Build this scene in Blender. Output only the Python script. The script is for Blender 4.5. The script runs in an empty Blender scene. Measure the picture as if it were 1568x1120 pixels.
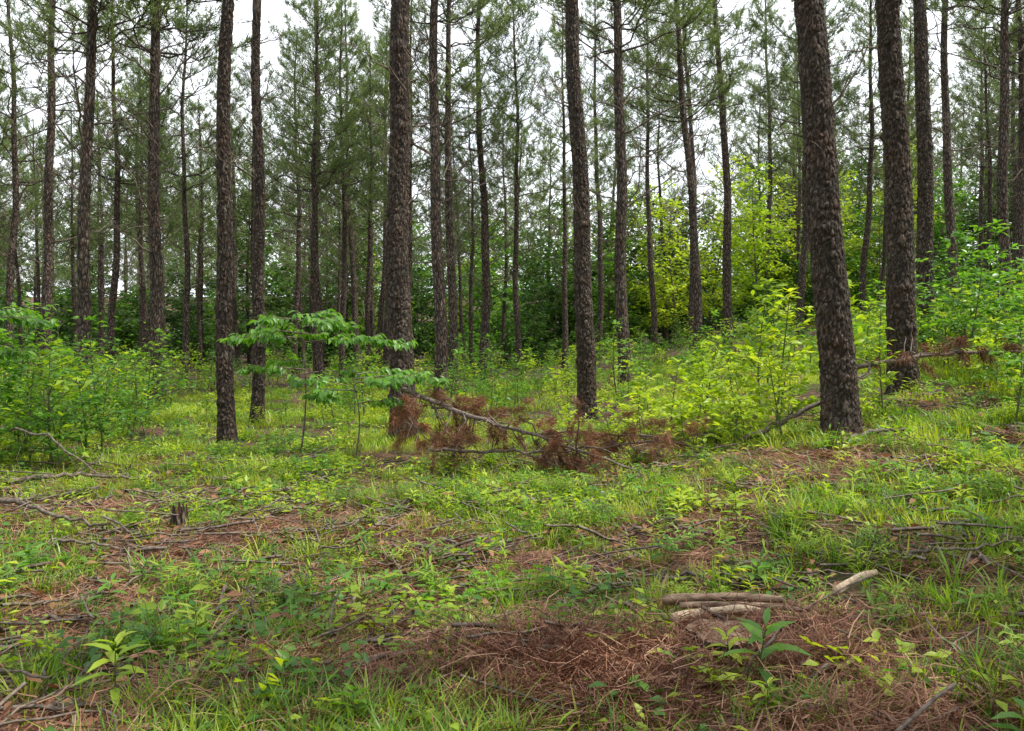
import bpy, math
import numpy as np
from math import hypot
from mathutils import Vector, Matrix, kdtree

rng = np.random.default_rng(7)
scene = bpy.context.scene

# ------------------------------------------------------------------ noise / terrain
def vnoise(x, y, scale, seed=0):
    x = np.asarray(x, float) / scale; y = np.asarray(y, float) / scale
    xi = np.floor(x).astype(np.int64); yi = np.floor(y).astype(np.int64)
    fx = x - xi; fy = y - yi
    fx = fx * fx * (3 - 2 * fx); fy = fy * fy * (3 - 2 * fy)
    def h(a, b):
        n = (a * 374761393 + b * 668265263 + seed * 1442695041) & 0x7fffffff
        n = ((n ^ (n >> 13)) * 1274126177) & 0x7fffffff
        n = (n ^ (n >> 16)) & 0xffff
        return n / 65535.0
    return (h(xi, yi) * (1 - fx) + h(xi + 1, yi) * fx) * (1 - fy) + (h(xi, yi + 1) * (1 - fx) + h(xi + 1, yi + 1) * fx) * fy

def sstep(t):
    t = np.clip(t, 0, 1); return t * t * (3 - 2 * t)

def G(x, y):
    x = np.asarray(x, float); y = np.asarray(y, float)
    xs = 22 * np.tanh(x / 22)
    k = .8
    sp = k * np.logaddexp(0, (xs - .2) / k)
    h = .17 * sp * (.45 + .55 * sstep((y - 3) / 6))
    near = np.exp(-((x) ** 2 + (y - 8) ** 2) / 900)
    h = h + (vnoise(x, y, 1.3, 1) - .5) * .12 * near + (vnoise(x, y, .4, 2) - .5) * .05 * near + (vnoise(x, y, 7, 3) - .5) * .25
    h = h + .10 * np.exp(-((x - .1) ** 2 / .3 + (y - 4.15) ** 2 / .07)) + .06 * np.exp(-((x - 1.5) ** 2 / .15 + (y - 4.1) ** 2 / .06))
    h = h + 9 * sstep((y - 65) / 90)
    return h

# ------------------------------------------------------------------ mesh builder
class MB:
    def __init__(s):
        s.v = []; s.f = {3: [], 4: []}; s.m = {3: [], 4: []}; s.n = 0
    def add(s, v, f, mat=0):
        s.addmulti(v, [f], mat)
    def addmulti(s, v, fl, mat=0):
        v = np.asarray(v, float).reshape(-1, 3)
        s.v.append(v)
        for f in fl:
            f = np.asarray(f, np.int64)
            if len(f) == 0: continue
            k = f.shape[1]
            s.f[k].append(f + s.n); s.m[k].append(np.full(len(f), mat))
        s.n += len(v)
    def mesh(s, name, mats, smooth=True):
        me = bpy.data.meshes.new(name)
        V = np.concatenate(s.v)
        me.vertices.add(len(V)); me.vertices.foreach_set('co', V.astype(np.float32).ravel())
        loops = []; starts = []; mi = []; c = 0
        for k in (3, 4):
            if s.f[k]:
                F = np.concatenate(s.f[k]); loops.append(F.ravel())
                starts.append(c + np.arange(len(F)) * k); c += F.size
                mi.append(np.concatenate(s.m[k]))
        L = np.concatenate(loops); S = np.concatenate(starts); M = np.concatenate(mi)
        me.loops.add(len(L)); me.loops.foreach_set('vertex_index', L.astype(np.int32))
        me.polygons.add(len(S)); me.polygons.foreach_set('loop_start', S.astype(np.int32))
        for m in mats: me.materials.append(m)
        me.polygons.foreach_set('material_index', M.astype(np.int32))
        me.polygons.foreach_set('use_smooth', np.full(len(S), smooth))
        me.update(calc_edges=True)
        return me

def norm(a):
    return a / np.maximum(np.linalg.norm(a, axis=-1, keepdims=True), 1e-9)

def tube(mb, P, R, sides=5, mat=0, rough=0.0, r=None, cap=False):
    P = np.asarray(P, float); R = np.broadcast_to(np.asarray(R, float), (len(P),))
    T = norm(np.gradient(P, axis=0))
    d = P[-1] - P[0]
    ref = np.array([0, 0, 1.]) if abs(d[2]) < .8 * np.linalg.norm(d) else np.array([1., 0, 0])
    U = norm(np.cross(T, ref)); W = np.cross(T, U)
    a = np.arange(sides) / sides * 2 * np.pi
    RR = R[:, None] * np.ones(sides)[None]
    if rough and r is not None: RR = RR * (1 + rough * r.normal(size=RR.shape))
    V = P[:, None] + RR[..., None] * (np.cos(a)[None, :, None] * U[:, None] + np.sin(a)[None, :, None] * W[:, None])
    n = len(P)
    i = np.arange(n - 1)[:, None] * sides; j = np.arange(sides)[None]; j2 = (j + 1) % sides
    F = np.stack([i + j, i + j2, i + sides + j2, i + sides + j], -1).reshape(-1, 4)
    V = V.reshape(-1, 3)
    if cap:
        c0 = len(V); V = np.vstack([V, P[0], P[-1]])
        k = np.arange(sides); k2 = (k + 1) % sides
        mb.addmulti(V, [F, np.stack([k2, k, np.full(sides, c0)], 1), np.stack([(n - 1) * sides + k, (n - 1) * sides + k2, np.full(sides, c0 + 1)], 1)], mat)
    else:
        mb.add(V, F, mat)

def needles(mb, pos, dirs, r, K=14, L=(.15, .22), W=.010, spread=.8, along=.15, mat=0, bias=(0, 0, 0)):
    pos = np.repeat(np.asarray(pos), K, 0); dirs = np.repeat(norm(np.asarray(dirs)), K, 0)
    n = len(pos)
    d = norm(dirs * .65 + norm(r.normal(size=(n, 3))) * spread + np.array(bias))
    b = pos - dirs * (r.random((n, 1)) * along)
    l = r.uniform(L[0], L[1], (n, 1))
    side = norm(np.cross(d, norm(r.normal(size=(n, 3))))) * W / 2
    V = np.stack([b - side, b + side, b + d * l], 1).reshape(-1, 3)
    mb.add(V, np.arange(n * 3).reshape(-1, 3), mat)

def leaves(mb, pos, dirs, nrm, L, W, r, mat=0, droop=.15, fold=.12, simple=False):
    pos = np.asarray(pos, float); n = len(pos)
    d = norm(np.asarray(dirs, float)); nn = np.asarray(nrm, float)
    side = norm(np.cross(d, nn)); nn = np.cross(side, d)
    L = np.broadcast_to(np.asarray(L, float).reshape(-1, 1), (n, 1)); W = np.broadcast_to(np.asarray(W, float).reshape(-1, 1), (n, 1))
    if simple:
        m = pos + d * L * .45
        V = np.stack([pos, m + side * W / 2 + nn * fold * W, pos + d * L - nn * L * droop, m - side * W / 2 + nn * fold * W], 1).reshape(-1, 3)
        b = np.arange(n)[:, None] * 4
        mb.add(V, np.concatenate([b + [0, 1, 2], b + [0, 2, 3]]), mat); return
    def c(s): return pos + d * L * s - nn * L * droop * s * s
    c1, c2, t = c(.33), c(.68), c(1)
    up = nn * fold * W
    V = np.stack([pos, c1, c2, t, c1 + side * W * .46 + up, c1 - side * W * .46 + up, c2 + side * W * .38 + up, c2 - side * W * .38 + up], 1).reshape(-1, 3)
    b = np.arange(n)[:, None] * 8
    mb.addmulti(V, [np.concatenate([b + [0, 1, 4], b + [0, 5, 1], b + [2, 3, 6], b + [2, 7, 3]]),
                    np.concatenate([b + [1, 2, 6, 4], b + [1, 5, 7, 2]])], mat)

def blades(mb, n, rad, L, W, lean, r, mat=0, segs=4):
    a = r.random(n) * 2 * np.pi; rr = rad * np.sqrt(r.random(n))
    base = np.stack([rr * np.cos(a), rr * np.sin(a), np.full(n, -.01)], 1)
    az = a + r.normal(size=n) * .9
    o = np.stack([np.cos(az), np.sin(az), np.zeros(n)], 1); sd = np.stack([-np.sin(az), np.cos(az), np.zeros(n)], 1)
    l = r.uniform(L[0], L[1], n)[:, None]; ln = r.uniform(lean[0], lean[1], n)[:, None]; w = (r.uniform(.7, 1.2, n) * W)[:, None]
    rows = []
    for k in range(segs + 1):
        s = k / segs
        c = base + o * l * ln * (s * .35 + s ** 2 * .65) + np.array([0, 0, 1.]) * l * (s - .45 * ln * s ** 2.2)
        ww = w * (.65 + .35 * math.sin(min(s * 3, 1.57))) * (1 - s ** 2.2) / 2 + .0003
        rows += [c - sd * ww, c + sd * ww]
    V = np.stack(rows, 1).reshape(-1, 3); m = 2 * (segs + 1)
    b = np.arange(n)[:, None] * m
    F = np.concatenate([b + [2 * k, 2 * k + 1, 2 * k + 3, 2 * k + 2] for k in range(segs)])
    mb.add(V, F, mat)

# ------------------------------------------------------------------ materials
def newmat(name):
    m = bpy.data.materials.new(name); m.use_nodes = True
    nt = m.node_tree; nt.nodes.clear()
    return m, nt, nt.nodes, nt.links

def leafmat(name, cols, trans=.4, rough=.5, tint=(1.3, 1.25, .5), spec=.3):
    m, nt, N, Lk = newmat(name)
    out = N.new('ShaderNodeOutputMaterial'); mix = N.new('ShaderNodeMixShader'); p = N.new('ShaderNodeBsdfPrincipled'); t = N.new('ShaderNodeBsdfTranslucent')
    geo = N.new('ShaderNodeNewGeometry'); oi = N.new('ShaderNodeObjectInfo')
    add = N.new('ShaderNodeMath'); add.operation = 'ADD'
    mu = N.new('ShaderNodeMath'); mu.operation = 'MULTIPLY'; mu.inputs[1].default_value = .55
    mu2 = N.new('ShaderNodeMath'); mu2.operation = 'MULTIPLY'; mu2.inputs[1].default_value = .45
    Lk.new(geo.outputs['Random Per Island'], mu.inputs[0]); Lk.new(oi.outputs['Random'], mu2.inputs[0])
    Lk.new(mu.outputs[0], add.inputs[0]); Lk.new(mu2.outputs[0], add.inputs[1])
    cr = N.new('ShaderNodeValToRGB')
    while len(cr.color_ramp.elements) < len(cols): cr.color_ramp.elements.new(.5)
    for i, c in enumerate(cols):
        cr.color_ramp.elements[i].position = .1 + .8 * i / max(1, len(cols) - 1); cr.color_ramp.elements[i].color = (*c, 1)
    Lk.new(add.outputs[0], cr.inputs[0])
    Lk.new(cr.outputs[0], p.inputs['Base Color'])
    p.inputs['Roughness'].default_value = rough; p.inputs['Specular IOR Level'].default_value = spec
    vm = N.new('ShaderNodeMix'); vm.data_type = 'RGBA'; vm.blend_type = 'MULTIPLY'; vm.inputs[0].default_value = 1
    Lk.new(cr.outputs[0], vm.inputs[6]); vm.inputs[7].default_value = (*tint, 1)
    Lk.new(vm.outputs[2], t.inputs['Color'])
    mix.inputs[0].default_value = trans
    Lk.new(p.outputs[0], mix.inputs[1]); Lk.new(t.outputs[0], mix.inputs[2]); Lk.new(mix.outputs[0], out.inputs[0])
    return m

def barkmat(name, hero=False, c1=(.016, .012, .009), c2=(.19, .155, .13), c3=(.19, .12, .085)):
    m, nt, N, Lk = newmat(name)
    out = N.new('ShaderNodeOutputMaterial'); p = N.new('ShaderNodeBsdfPrincipled'); Lk.new(p.outputs[0], out.inputs[0])
    tc = N.new('ShaderNodeTexCoord'); mp = N.new('ShaderNodeMapping'); mp.inputs['Scale'].default_value = (26, 26, 8)
    Lk.new(tc.outputs['Object'], mp.inputs[0])
    nz = N.new('ShaderNodeTexNoise'); nz.inputs['Scale'].default_value = 1.4; nz.inputs['Detail'].default_value = 6; Lk.new(mp.outputs[0], nz.inputs['Vector'])
    n2 = N.new('ShaderNodeTexNoise'); n2.inputs['Scale'].default_value = 5; n2.inputs['Detail'].default_value = 4; Lk.new(tc.outputs['Object'], n2.inputs['Vector'])
    if hero:
        at = N.new('ShaderNodeAttribute'); at.attribute_name = 'plate'; src = at.outputs['Fac']
    else:
        vo = N.new('ShaderNodeTexVoronoi'); vo.feature = 'DISTANCE_TO_EDGE'; vo.inputs['Scale'].default_value = 1
        mxv = N.new('ShaderNodeMix'); mxv.data_type = 'VECTOR'; mxv.inputs[0].default_value = .25
        Lk.new(mp.outputs[0], mxv.inputs[4]); Lk.new(nz.outputs['Color'], mxv.inputs[5]); Lk.new(mxv.outputs[1], vo.inputs['Vector'])
        mr = N.new('ShaderNodeMapRange'); mr.inputs[2].default_value = .25; Lk.new(vo.outputs['Distance'], mr.inputs[0]); src = mr.outputs[0]
    mul = N.new('ShaderNodeMath'); mul.operation = 'MULTIPLY'; Lk.new(src, mul.inputs[0])
    mr2 = N.new('ShaderNodeMapRange'); mr2.inputs[1].default_value = .32; mr2.inputs[2].default_value = .66; mr2.inputs[3].default_value = .12; mr2.inputs[4].default_value = 1.2
    Lk.new(nz.outputs[0], mr2.inputs[0]); Lk.new(mr2.outputs[0], mul.inputs[1])
    mc = N.new('ShaderNodeMix'); mc.data_type = 'RGBA'; mc.inputs[6].default_value = (*c2, 1); mc.inputs[7].default_value = (*c3, 1)
    mr3 = N.new('ShaderNodeMapRange'); mr3.inputs[1].default_value = .4; mr3.inputs[2].default_value = .7; Lk.new(n2.outputs[0], mr3.inputs[0]); Lk.new(mr3.outputs[0], mc.inputs[0])
    md = N.new('ShaderNodeMix'); md.data_type = 'RGBA'; md.inputs[6].default_value = (*c1, 1); Lk.new(mc.outputs[2], md.inputs[7]); Lk.new(mul.outputs[0], md.inputs[0])
    Lk.new(md.outputs[2], p.inputs['Base Color']); p.inputs['Roughness'].default_value = .85; p.inputs['Specular IOR Level'].default_value = .25
    bp = N.new('ShaderNodeBump'); bp.inputs['Strength'].default_value = 1; bp.inputs['Distance'].default_value = .025; Lk.new(mul.outputs[0], bp.inputs['Height']); Lk.new(bp.outputs[0], p.inputs['Normal'])
    return m

def woodmat(name, ca, cb_, scale=(40, 40, 4)):
    m, nt, N, Lk = newmat(name)
    out = N.new('ShaderNodeOutputMaterial'); p = N.new('ShaderNodeBsdfPrincipled'); Lk.new(p.outputs[0], out.inputs[0])
    tc = N.new('ShaderNodeTexCoord'); mp = N.new('ShaderNodeMapping'); mp.inputs['Scale'].default_value = scale
    nz = N.new('ShaderNodeTexNoise'); nz.inputs['Scale'].default_value = 1; nz.inputs['Detail'].default_value = 8
    Lk.new(tc.outputs['Object'], mp.inputs[0]); Lk.new(mp.outputs[0], nz.inputs['Vector'])
    cr = N.new('ShaderNodeValToRGB'); cr.color_ramp.elements[0].position = .35; cr.color_ramp.elements[1].position = .65
    cr.color_ramp.elements[0].color = (*ca, 1); cr.color_ramp.elements[1].color = (*cb_, 1)
    Lk.new(nz.outputs[0], cr.inputs[0]); Lk.new(cr.outputs[0], p.inputs['Base Color']); p.inputs['Roughness'].default_value = .85
    bp = N.new('ShaderNodeBump'); bp.inputs['Strength'].default_value = .6; bp.inputs['Distance'].default_value = .01; Lk.new(nz.outputs[0], bp.inputs['Height']); Lk.new(bp.outputs[0], p.inputs['Normal'])
    return m

M_bark = barkmat('pine_bark', c2=(.24, .195, .165), c3=(.25, .16, .12)); M_barkh = barkmat('pine_bark_plated', True)
M_twig = woodmat('dead_twig', (.07, .05, .04), (.22, .175, .14), (30, 30, 30))
M_needle = leafmat('pine_needles', [(.075, .125, .045), (.15, .215, .075), (.25, .32, .125)], .45, .45, (1.25, 1.25, .65), .5)
M_brown = leafmat('dead_needles', [(.09, .04, .025), (.23, .105, .055), (.40, .21, .11)], .25, .6, (1.1, .8, .6))
M_straw = leafmat('pine_straw', [(.07, .03, .02), (.24, .105, .065), (.50, .30, .19)], .1, .6, (1, .8, .6))
M_grass = leafmat('grass_blades', [(.06, .15, .02), (.15, .31, .035), (.30, .47, .06)], .48, .38, (1.3, 1.25, .4), .45)
M_grass2 = leafmat('yellow_grass_blades', [(.20, .31, .03), (.35, .49, .05), (.56, .60, .17)], .48, .38, (1.3, 1.2, .4), .45)
M_leaf = leafmat('broad_leaves', [(.06, .16, .03), (.13, .30, .045), (.22, .41, .06)], .48, .38, (1.4, 1.4, .4), .45)
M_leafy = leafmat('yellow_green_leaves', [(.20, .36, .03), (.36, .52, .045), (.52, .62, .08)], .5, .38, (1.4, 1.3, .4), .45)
M_leafd = leafmat('shade_toned_understory_leaves', [(.025, .065, .018), (.055, .13, .03), (.13, .25, .045)], .42, .5, (1.4, 1.4, .4), .3)  # leaf colour darkened to carry the shade behind the trunks
M_green = woodmat('green_stem', (.08, .10, .03), (.12, .14, .05))
M_pale = woodmat('bare_pale_wood', (.30, .20, .13), (.6, .48, .34), (60, 8, 60))
M_log = woodmat('weathered_wood', (.10, .065, .045), (.36, .25, .17), (10, 50, 50))

m, nt, N, Lk = newmat('forest_floor'); M_ground = m
out = N.new('ShaderNodeOutputMaterial'); p = N.new('ShaderNodeBsdfPrincipled'); Lk.new(p.outputs[0], out.inputs[0])
tc = N.new('ShaderNodeTexCoord')
def noise(sc, det=6):
    n = N.new('ShaderNodeTexNoise'); n.inputs['Scale'].default_value = sc; n.inputs['Detail'].default_value = det; Lk.new(tc.outputs['Object'], n.inputs['Vector']); return n
na = noise(1.1); nb = noise(14, 8); nc = noise(60, 4)
cr = N.new('ShaderNodeValToRGB'); e = cr.color_ramp.elements
e[0].position = .38; e[0].color = (.025, .013, .008, 1); e[1].position = .68; e[1].color = (.16, .07, .045, 1)
Lk.new(nb.outputs[0], cr.inputs[0])
cg = N.new('ShaderNodeValToRGB'); e = cg.color_ramp.elements
e[0].position = .35; e[0].color = (.03, .05, .012, 1); e[1].position = .7; e[1].color = (.12, .17, .035, 1)
Lk.new(nc.outputs[0], cg.inputs[0])
mr = N.new('ShaderNodeMapRange'); mr.inputs[1].default_value = .5; mr.inputs[2].default_value = .66; mr.inputs[4].default_value = .5; Lk.new(na.outputs[0], mr.inputs[0])
mx = N.new('ShaderNodeMix'); mx.data_type = 'RGBA'; Lk.new(mr.outputs[0], mx.inputs[0]); Lk.new(cr.outputs[0], mx.inputs[6]); Lk.new(cg.outputs[0], mx.inputs[7])
Lk.new(mx.outputs[2], p.inputs['Base Color']); p.inputs['Roughness'].default_value = .95
bp = N.new('ShaderNodeBump'); bp.inputs['Strength'].default_value = 1; bp.inputs['Distance'].default_value = .04; Lk.new(nb.outputs[0], bp.inputs['Height']); Lk.new(bp.outputs[0], p.inputs['Normal'])

def link(me, name, loc=(0, 0, 0), rot=(0, 0, 0), scale=1.):
    o = bpy.data.objects.new(name, me); scene.collection.objects.link(o)
    o.location = loc; o.rotation_euler = rot
    o.scale = (scale,) * 3 if np.isscalar(scale) else scale
    return o

# ------------------------------------------------------------------ ground sheet
u = np.linspace(-1, 1, 460)
gx = 5 * np.sinh(u * 5.0); gx = gx / gx[-1] * 400
v = np.linspace(-.62, 1, 520)
gy = np.sinh(v * 5.0); gy = gy / gy[-1] * 450 + 5
X, Y = np.meshgrid(gx, gy); Z = G(X, Y)
ny, nx = X.shape
i = (np.arange(ny - 1)[:, None] * nx + np.arange(nx - 1)[None]).ravel()
mb = MB(); mb.add(np.stack([X, Y, Z], -1).reshape(-1, 3), np.stack([i, i + 1, i + nx + 1, i + nx], 1))
link(mb.mesh('ground', [M_ground]), 'ground')

# ------------------------------------------------------------------ pine tree
def pine_mesh(seed, H, r0, cb, hero=False, dens=1.0, Lmax=2.6, K=11, NW=.020, low=False):
    r = np.random.default_rng(seed); mb = MB()
    z = 2.6 + r.random(); wh = []
    while z < H - .25:
        wh.append(z); z += r.uniform(.45, .8)
    wh = np.array(wh); wlow = np.array([.9, 1.5, 2.2]) + r.normal(size=3) * .15
    aw = np.concatenate([wlow, wh])
    ph = r.random(4) * 6.28
    bend = .06 if hero else .10
    def cen(z):
        z = np.asarray(z, float)
        return np.stack([bend * np.sin(z * .5 + ph[0]) + .02 * np.sin(z * 1.7 + ph[1]) - bend * np.sin(ph[0]), .05 * np.sin(z * .45 + ph[2]) + .02 * np.sin(z * 1.5 + ph[3]) - .05 * np.sin(ph[2]), z], -1)
    def rad(z):
        return r0 * (1.0 - .9 * (np.clip(z, 0, H) / H) ** 1.05) + r0 * .3 * np.exp(-np.clip(z, 0, H) / .22) + .01
    if hero:
        zz = np.concatenate([np.arange(-.3, 7.5, .017), np.linspace(7.6, H, 40)]); sides = 96
    elif low:
        zz = np.linspace(-.4, H, 24); sides = 6
    else:
        zz = np.concatenate([np.linspace(-.4, 12, 170), np.linspace(12.2, H, 25)]); sides = 14
    th = np.arange(sides) / sides * 2 * np.pi
    C = cen(zz); R = rad(zz)[:, None] * np.ones(sides)[None]
    if not low:
        for w in aw:
            for q in range(3):
                a0 = r.random() * 6.28
                dth = np.angle(np.exp(1j * (th - a0)))
                R += rad(w) * r.uniform(.05, .18) * np.exp(-((zz[:, None] - w) / .05) ** 2) * np.exp(-(dth[None] / .6) ** 2)
    plate = None
    if hero:
        hh = 7.7; circ = 2 * np.pi * r0
        npts = int(circ * hh / (.042 * .085))
        pu = r.random(npts) * circ; pz = r.uniform(-.4, hh, npts)
        sc = .040; sz = .105
        allp = [(a + o, b) for o in (-circ, 0, circ) for a, b in zip(pu, pz) if -.3 < a + o < circ + .3]
        kd = kdtree.KDTree(len(allp))
        for k, (a, b) in enumerate(allp): kd.insert((a / sc, b / sz, 0), k)
        kd.balance()
        plate = np.ones_like(R)
        UU = th[None] / (2 * np.pi) * circ + 0 * zz[:, None]; ZZ = zz[:, None] + 0 * th[None]
        wu = (vnoise(UU, ZZ, .03, seed) - .5) * .04; wz = (vnoise(UU, ZZ, .045, seed + 1) - .5) * .09
        fade = np.minimum(1, np.minimum(UU, circ - UU) / .05); UU = UU + wu * fade; ZZ = ZZ + wz * fade
        for a in range(len(zz)):
            if zz[a] > 7.5: break
            for b in range(sides):
                q = kd.find_n((UU[a, b] / sc, ZZ[a, b] / sz, 0), 2)
                plate[a, b] = min(1, (q[1][2] - q[0][2]) / .45) * (.72 + .28 * ((q[0][1] * 7919) % 97) / 97)
        R += (plate - .6) * .02
    R *= 1 + .03 * r.normal(size=R.shape) * (0.3 if hero else 1)
    V = C[:, None] + R[..., None] * np.stack([np.cos(th), np.sin(th), 0 * th], -1)[None]
    n = len(zz); i = np.arange(n - 1)[:, None] * sides; j = np.arange(sides)[None]; j2 = (j + 1) % sides
    mb.add(V.reshape(-1, 3), np.stack([i + j, i + j2, i + sides + j2, i + sides + j], -1).reshape(-1, 4), 0)
    ntrunk = V.shape[0] * V.shape[1]
    tp = []; td = []
    for w in wh:
        t = (w - cb) / (H - cb)
        live = t > 0
        k = r.integers(3, 6) if live else (r.integers(1, 4) if hero else r.integers(3, 6))
        if low and not live: continue
        a0 = r.random() * 6.28
        for q in range(k):
            a = a0 + q * 6.28 / k + r.normal() * .3
            rd = np.array([math.cos(a), math.sin(a), 0]); sd = np.array([-math.sin(a), math.cos(a), 0])
            zs = w + r.normal() * .04
            if live: L = (Lmax * (1 - t) ** .75 * min(1, .7 + 1.5 * t) + .25) * r.uniform(.7, 1.15)
            else:
                L = r.choice([.12, .7, 1.5, 2.4]) * r.uniform(.6, 1.2) * min(1, (w - 1) / 4)
                if hero: L *= .6
            el = math.radians((12 + 40 * max(t, 0)) if live else r.uniform(5, 60)) + r.normal() * .1
            s = np.linspace(0, 1, 7); cur = r.uniform(.05, .3) * (1 if live else r.choice([-.6, 1])); wob = r.normal() * .15
            P = cen(zs)[None] + (s[:, None] * L * math.cos(el)) * rd + np.outer(L * (s * math.sin(el) + cur * s ** 2), [0, 0, 1]) + np.outer(wob * L * np.sin(s * 3.), sd)
            P[1:] += r.normal(size=(6, 3)) * .03 * L
            rb = .011 * L ** .6 + .006
            tube(mb, P, rb * (1 - .8 * s), 3 if low else 4, 0 if live else 1)
            if L < .5: continue
            ns = int((4 + L * 3.2) * dens) if live else r.integers(3, 9)
            for g in range(ns):
                ss = r.uniform(.3, 1.0); f = ss * 6; i0 = min(int(f), 5); p0 = P[i0] + (P[i0 + 1] - P[i0]) * (f - i0)
                fw = norm(P[-1] - P[0]); sg = 1 if g % 2 else -1
                dd = norm(fw * r.uniform(.4, 1) + sd * sg * r.uniform(.5, 1.1) + np.array([0, 0, r.uniform(.0, .7)]))
                sl = (.22 + .36 * L * (1.15 - ss)) * r.uniform(.6, 1.2)
                p1 = p0 + dd * sl * .5 + r.normal(size=3) * .02; p2 = p0 + dd * sl + np.array([0, 0, sl * .18])
                if not low: tube(mb, [p0, p1, p2], [rb * .45, rb * .3, .003], 3, 0 if live else 1)
                if live:
                    nt_ = 3 if sl > .5 else 2
                    for h in range(nt_):
                        f2 = 1 - h * .3
                        tp.append(p0 + (p2 - p0) * f2 + r.normal(size=3) * (.0 if h == 0 else .06)); td.append(dd + np.array([0, 0, .5]))
            if live: tp.append(P[-1]); td.append(P[-1] - P[-3] + np.array([0, 0, .1]))
    tp.append(cen(H)); td.append(np.array([0, 0, 1.]))
    needles(mb, tp, td, r, K=K, L=(.16, .25), W=NW, mat=2)
    me = mb.mesh('pine_tree_mesh', [M_barkh if hero else M_bark, M_twig, M_needle])
    if hero:
        at = me.attributes.new('plate', 'FLOAT', 'POINT'); arr = np.ones(len(me.vertices), np.float32) * .8
        arr[:ntrunk] = plate.ravel(); at.data.foreach_set('value', arr)
    return me

heroes = [(-4.23, 12.6, .018, .118, 15.5, 8.5), (-1.69, 13.2, 0, .19, 18, 9.5), (1.29, 14.9, -.022, .16, 17, 9), (3.48, 9, -.072, .18, 16, 11), (5.29, 11.5, -.071, .18, 16, 11), (8.3, 17, -.065, .16, 17, 10), (-4.71, 15.7, .015, .11, 15, 8)]
for k, (x, y, ln, r0, H, cb) in enumerate(heroes):
    link(pine_mesh(100 + k, H, r0, cb, hero=True, dens=.5, Lmax=1.2), 'pine_tree', (x, y, float(G(x, y))), (0, ln, 0))

variants = [pine_mesh(200 + k, [16, 15, 17, 14.5, 16.5, 15.5, 18, 15][k], [.14, .125, .15, .12, .14, .13, .16, .115][k], [7.0, 6.8, 7.8, 6.2, 8.4, 6.6, 8.0, 6.4][k], Lmax=2.6) for k in range(8)]
fvars = [pine_mesh(240 + k, [16, 15, 17, 16][k], .14, [5.5, 6, 6.5, 5][k], low=True, K=7, NW=.036, Lmax=2.6) for k in range(4)]
mid = [(-8.32, 20, .027, 1.1), (-9.48, 19, .018, 1.15), (-13.1, 24, .03, 1.0), (-15.4, 26, .02, 1.0), (-1.67, 20, 0, 1.05), (-1.63, 24, -.007, 1.0), (-.91, 27, -.012, .9),
       (.27, 27, -.02, .85), (2.65, 20, -.045, 1.05), (5.21, 24, -.053, 1.0), (6.8, 27, -.042, .95), (1.86, 30, -.01, .85), (5.86, 35, -.03, .9), (-5.99, 30, 0, .85), (-7.32, 32, .01, .9),
       (-10.8, 28, .02, .9), (-9.2, 36, .01, .9), (-5.14, 30.5, .01, .8), (-5.02, 34, 0, .8), (-.43, 40, 0, .85), (12.93, 25, -.03, 1.0), (12.73, 22, -.02, 1.05), (12.1, 40, -.02, .9), (13.5, 40, -.02, .9),
       (-13.2, 28, .02, .9), (-15.7, 36, .01, .9),
       (-14, 11, .02, 1), (-17, 17, .0, 1), (17, 20, -.02, 1), (-12, 1, 0, 1), (-19, 23, 0, 1), (19, 27, 0, 1.05), (16, 27, -.02, 1.),
       (7.6, 3.6, 0, 1.0), (6.2, .6, 0, .95), (10.4, 2.2, 0, 1.0), (9.6, -1.5, 0, 1.), (13, 4.2, 0, 1.05), (-8.5, -3, 0, 1.)]  # pines on the right are out of view, added to shade the foreground
placed = [(h[0], h[1]) for h in heroes] + [(m_[0], m_[1]) for m_ in mid]
def tree_inst(x, y, ln, s, k):
    o = link(variants[k % 8], 'pine_tree', (x, y, float(G(x, y))), (0, 0, 0), s)
    R = Matrix.Rotation(ln, 3, 'Y') @ Matrix.Rotation(rng.random() * 6.28, 3, 'Z')
    o.rotation_euler = R.to_euler()
for k, (x, y, ln, s) in enumerate(mid): tree_inst(x, y, ln, s, k)
for yy in np.arange(27, 46, 3.4):
    for xx in np.arange(-34, 36, 3.5):
        x = xx + rng.uniform(-1.3, 1.3); y = yy + rng.uniform(-1.2, 1.2)
        if min(hypot(x - a, y - b) for a, b in placed) < 2.0: continue
        if -.12 < x / y < .30 and rng.random() < .76: continue
        if rng.random() < (.08 if x < 0 else .25): continue
        placed.append((x, y)); tree_inst(x, y, rng.normal() * .02, rng.uniform(.65, .96), rng.integers(0, 8))

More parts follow.
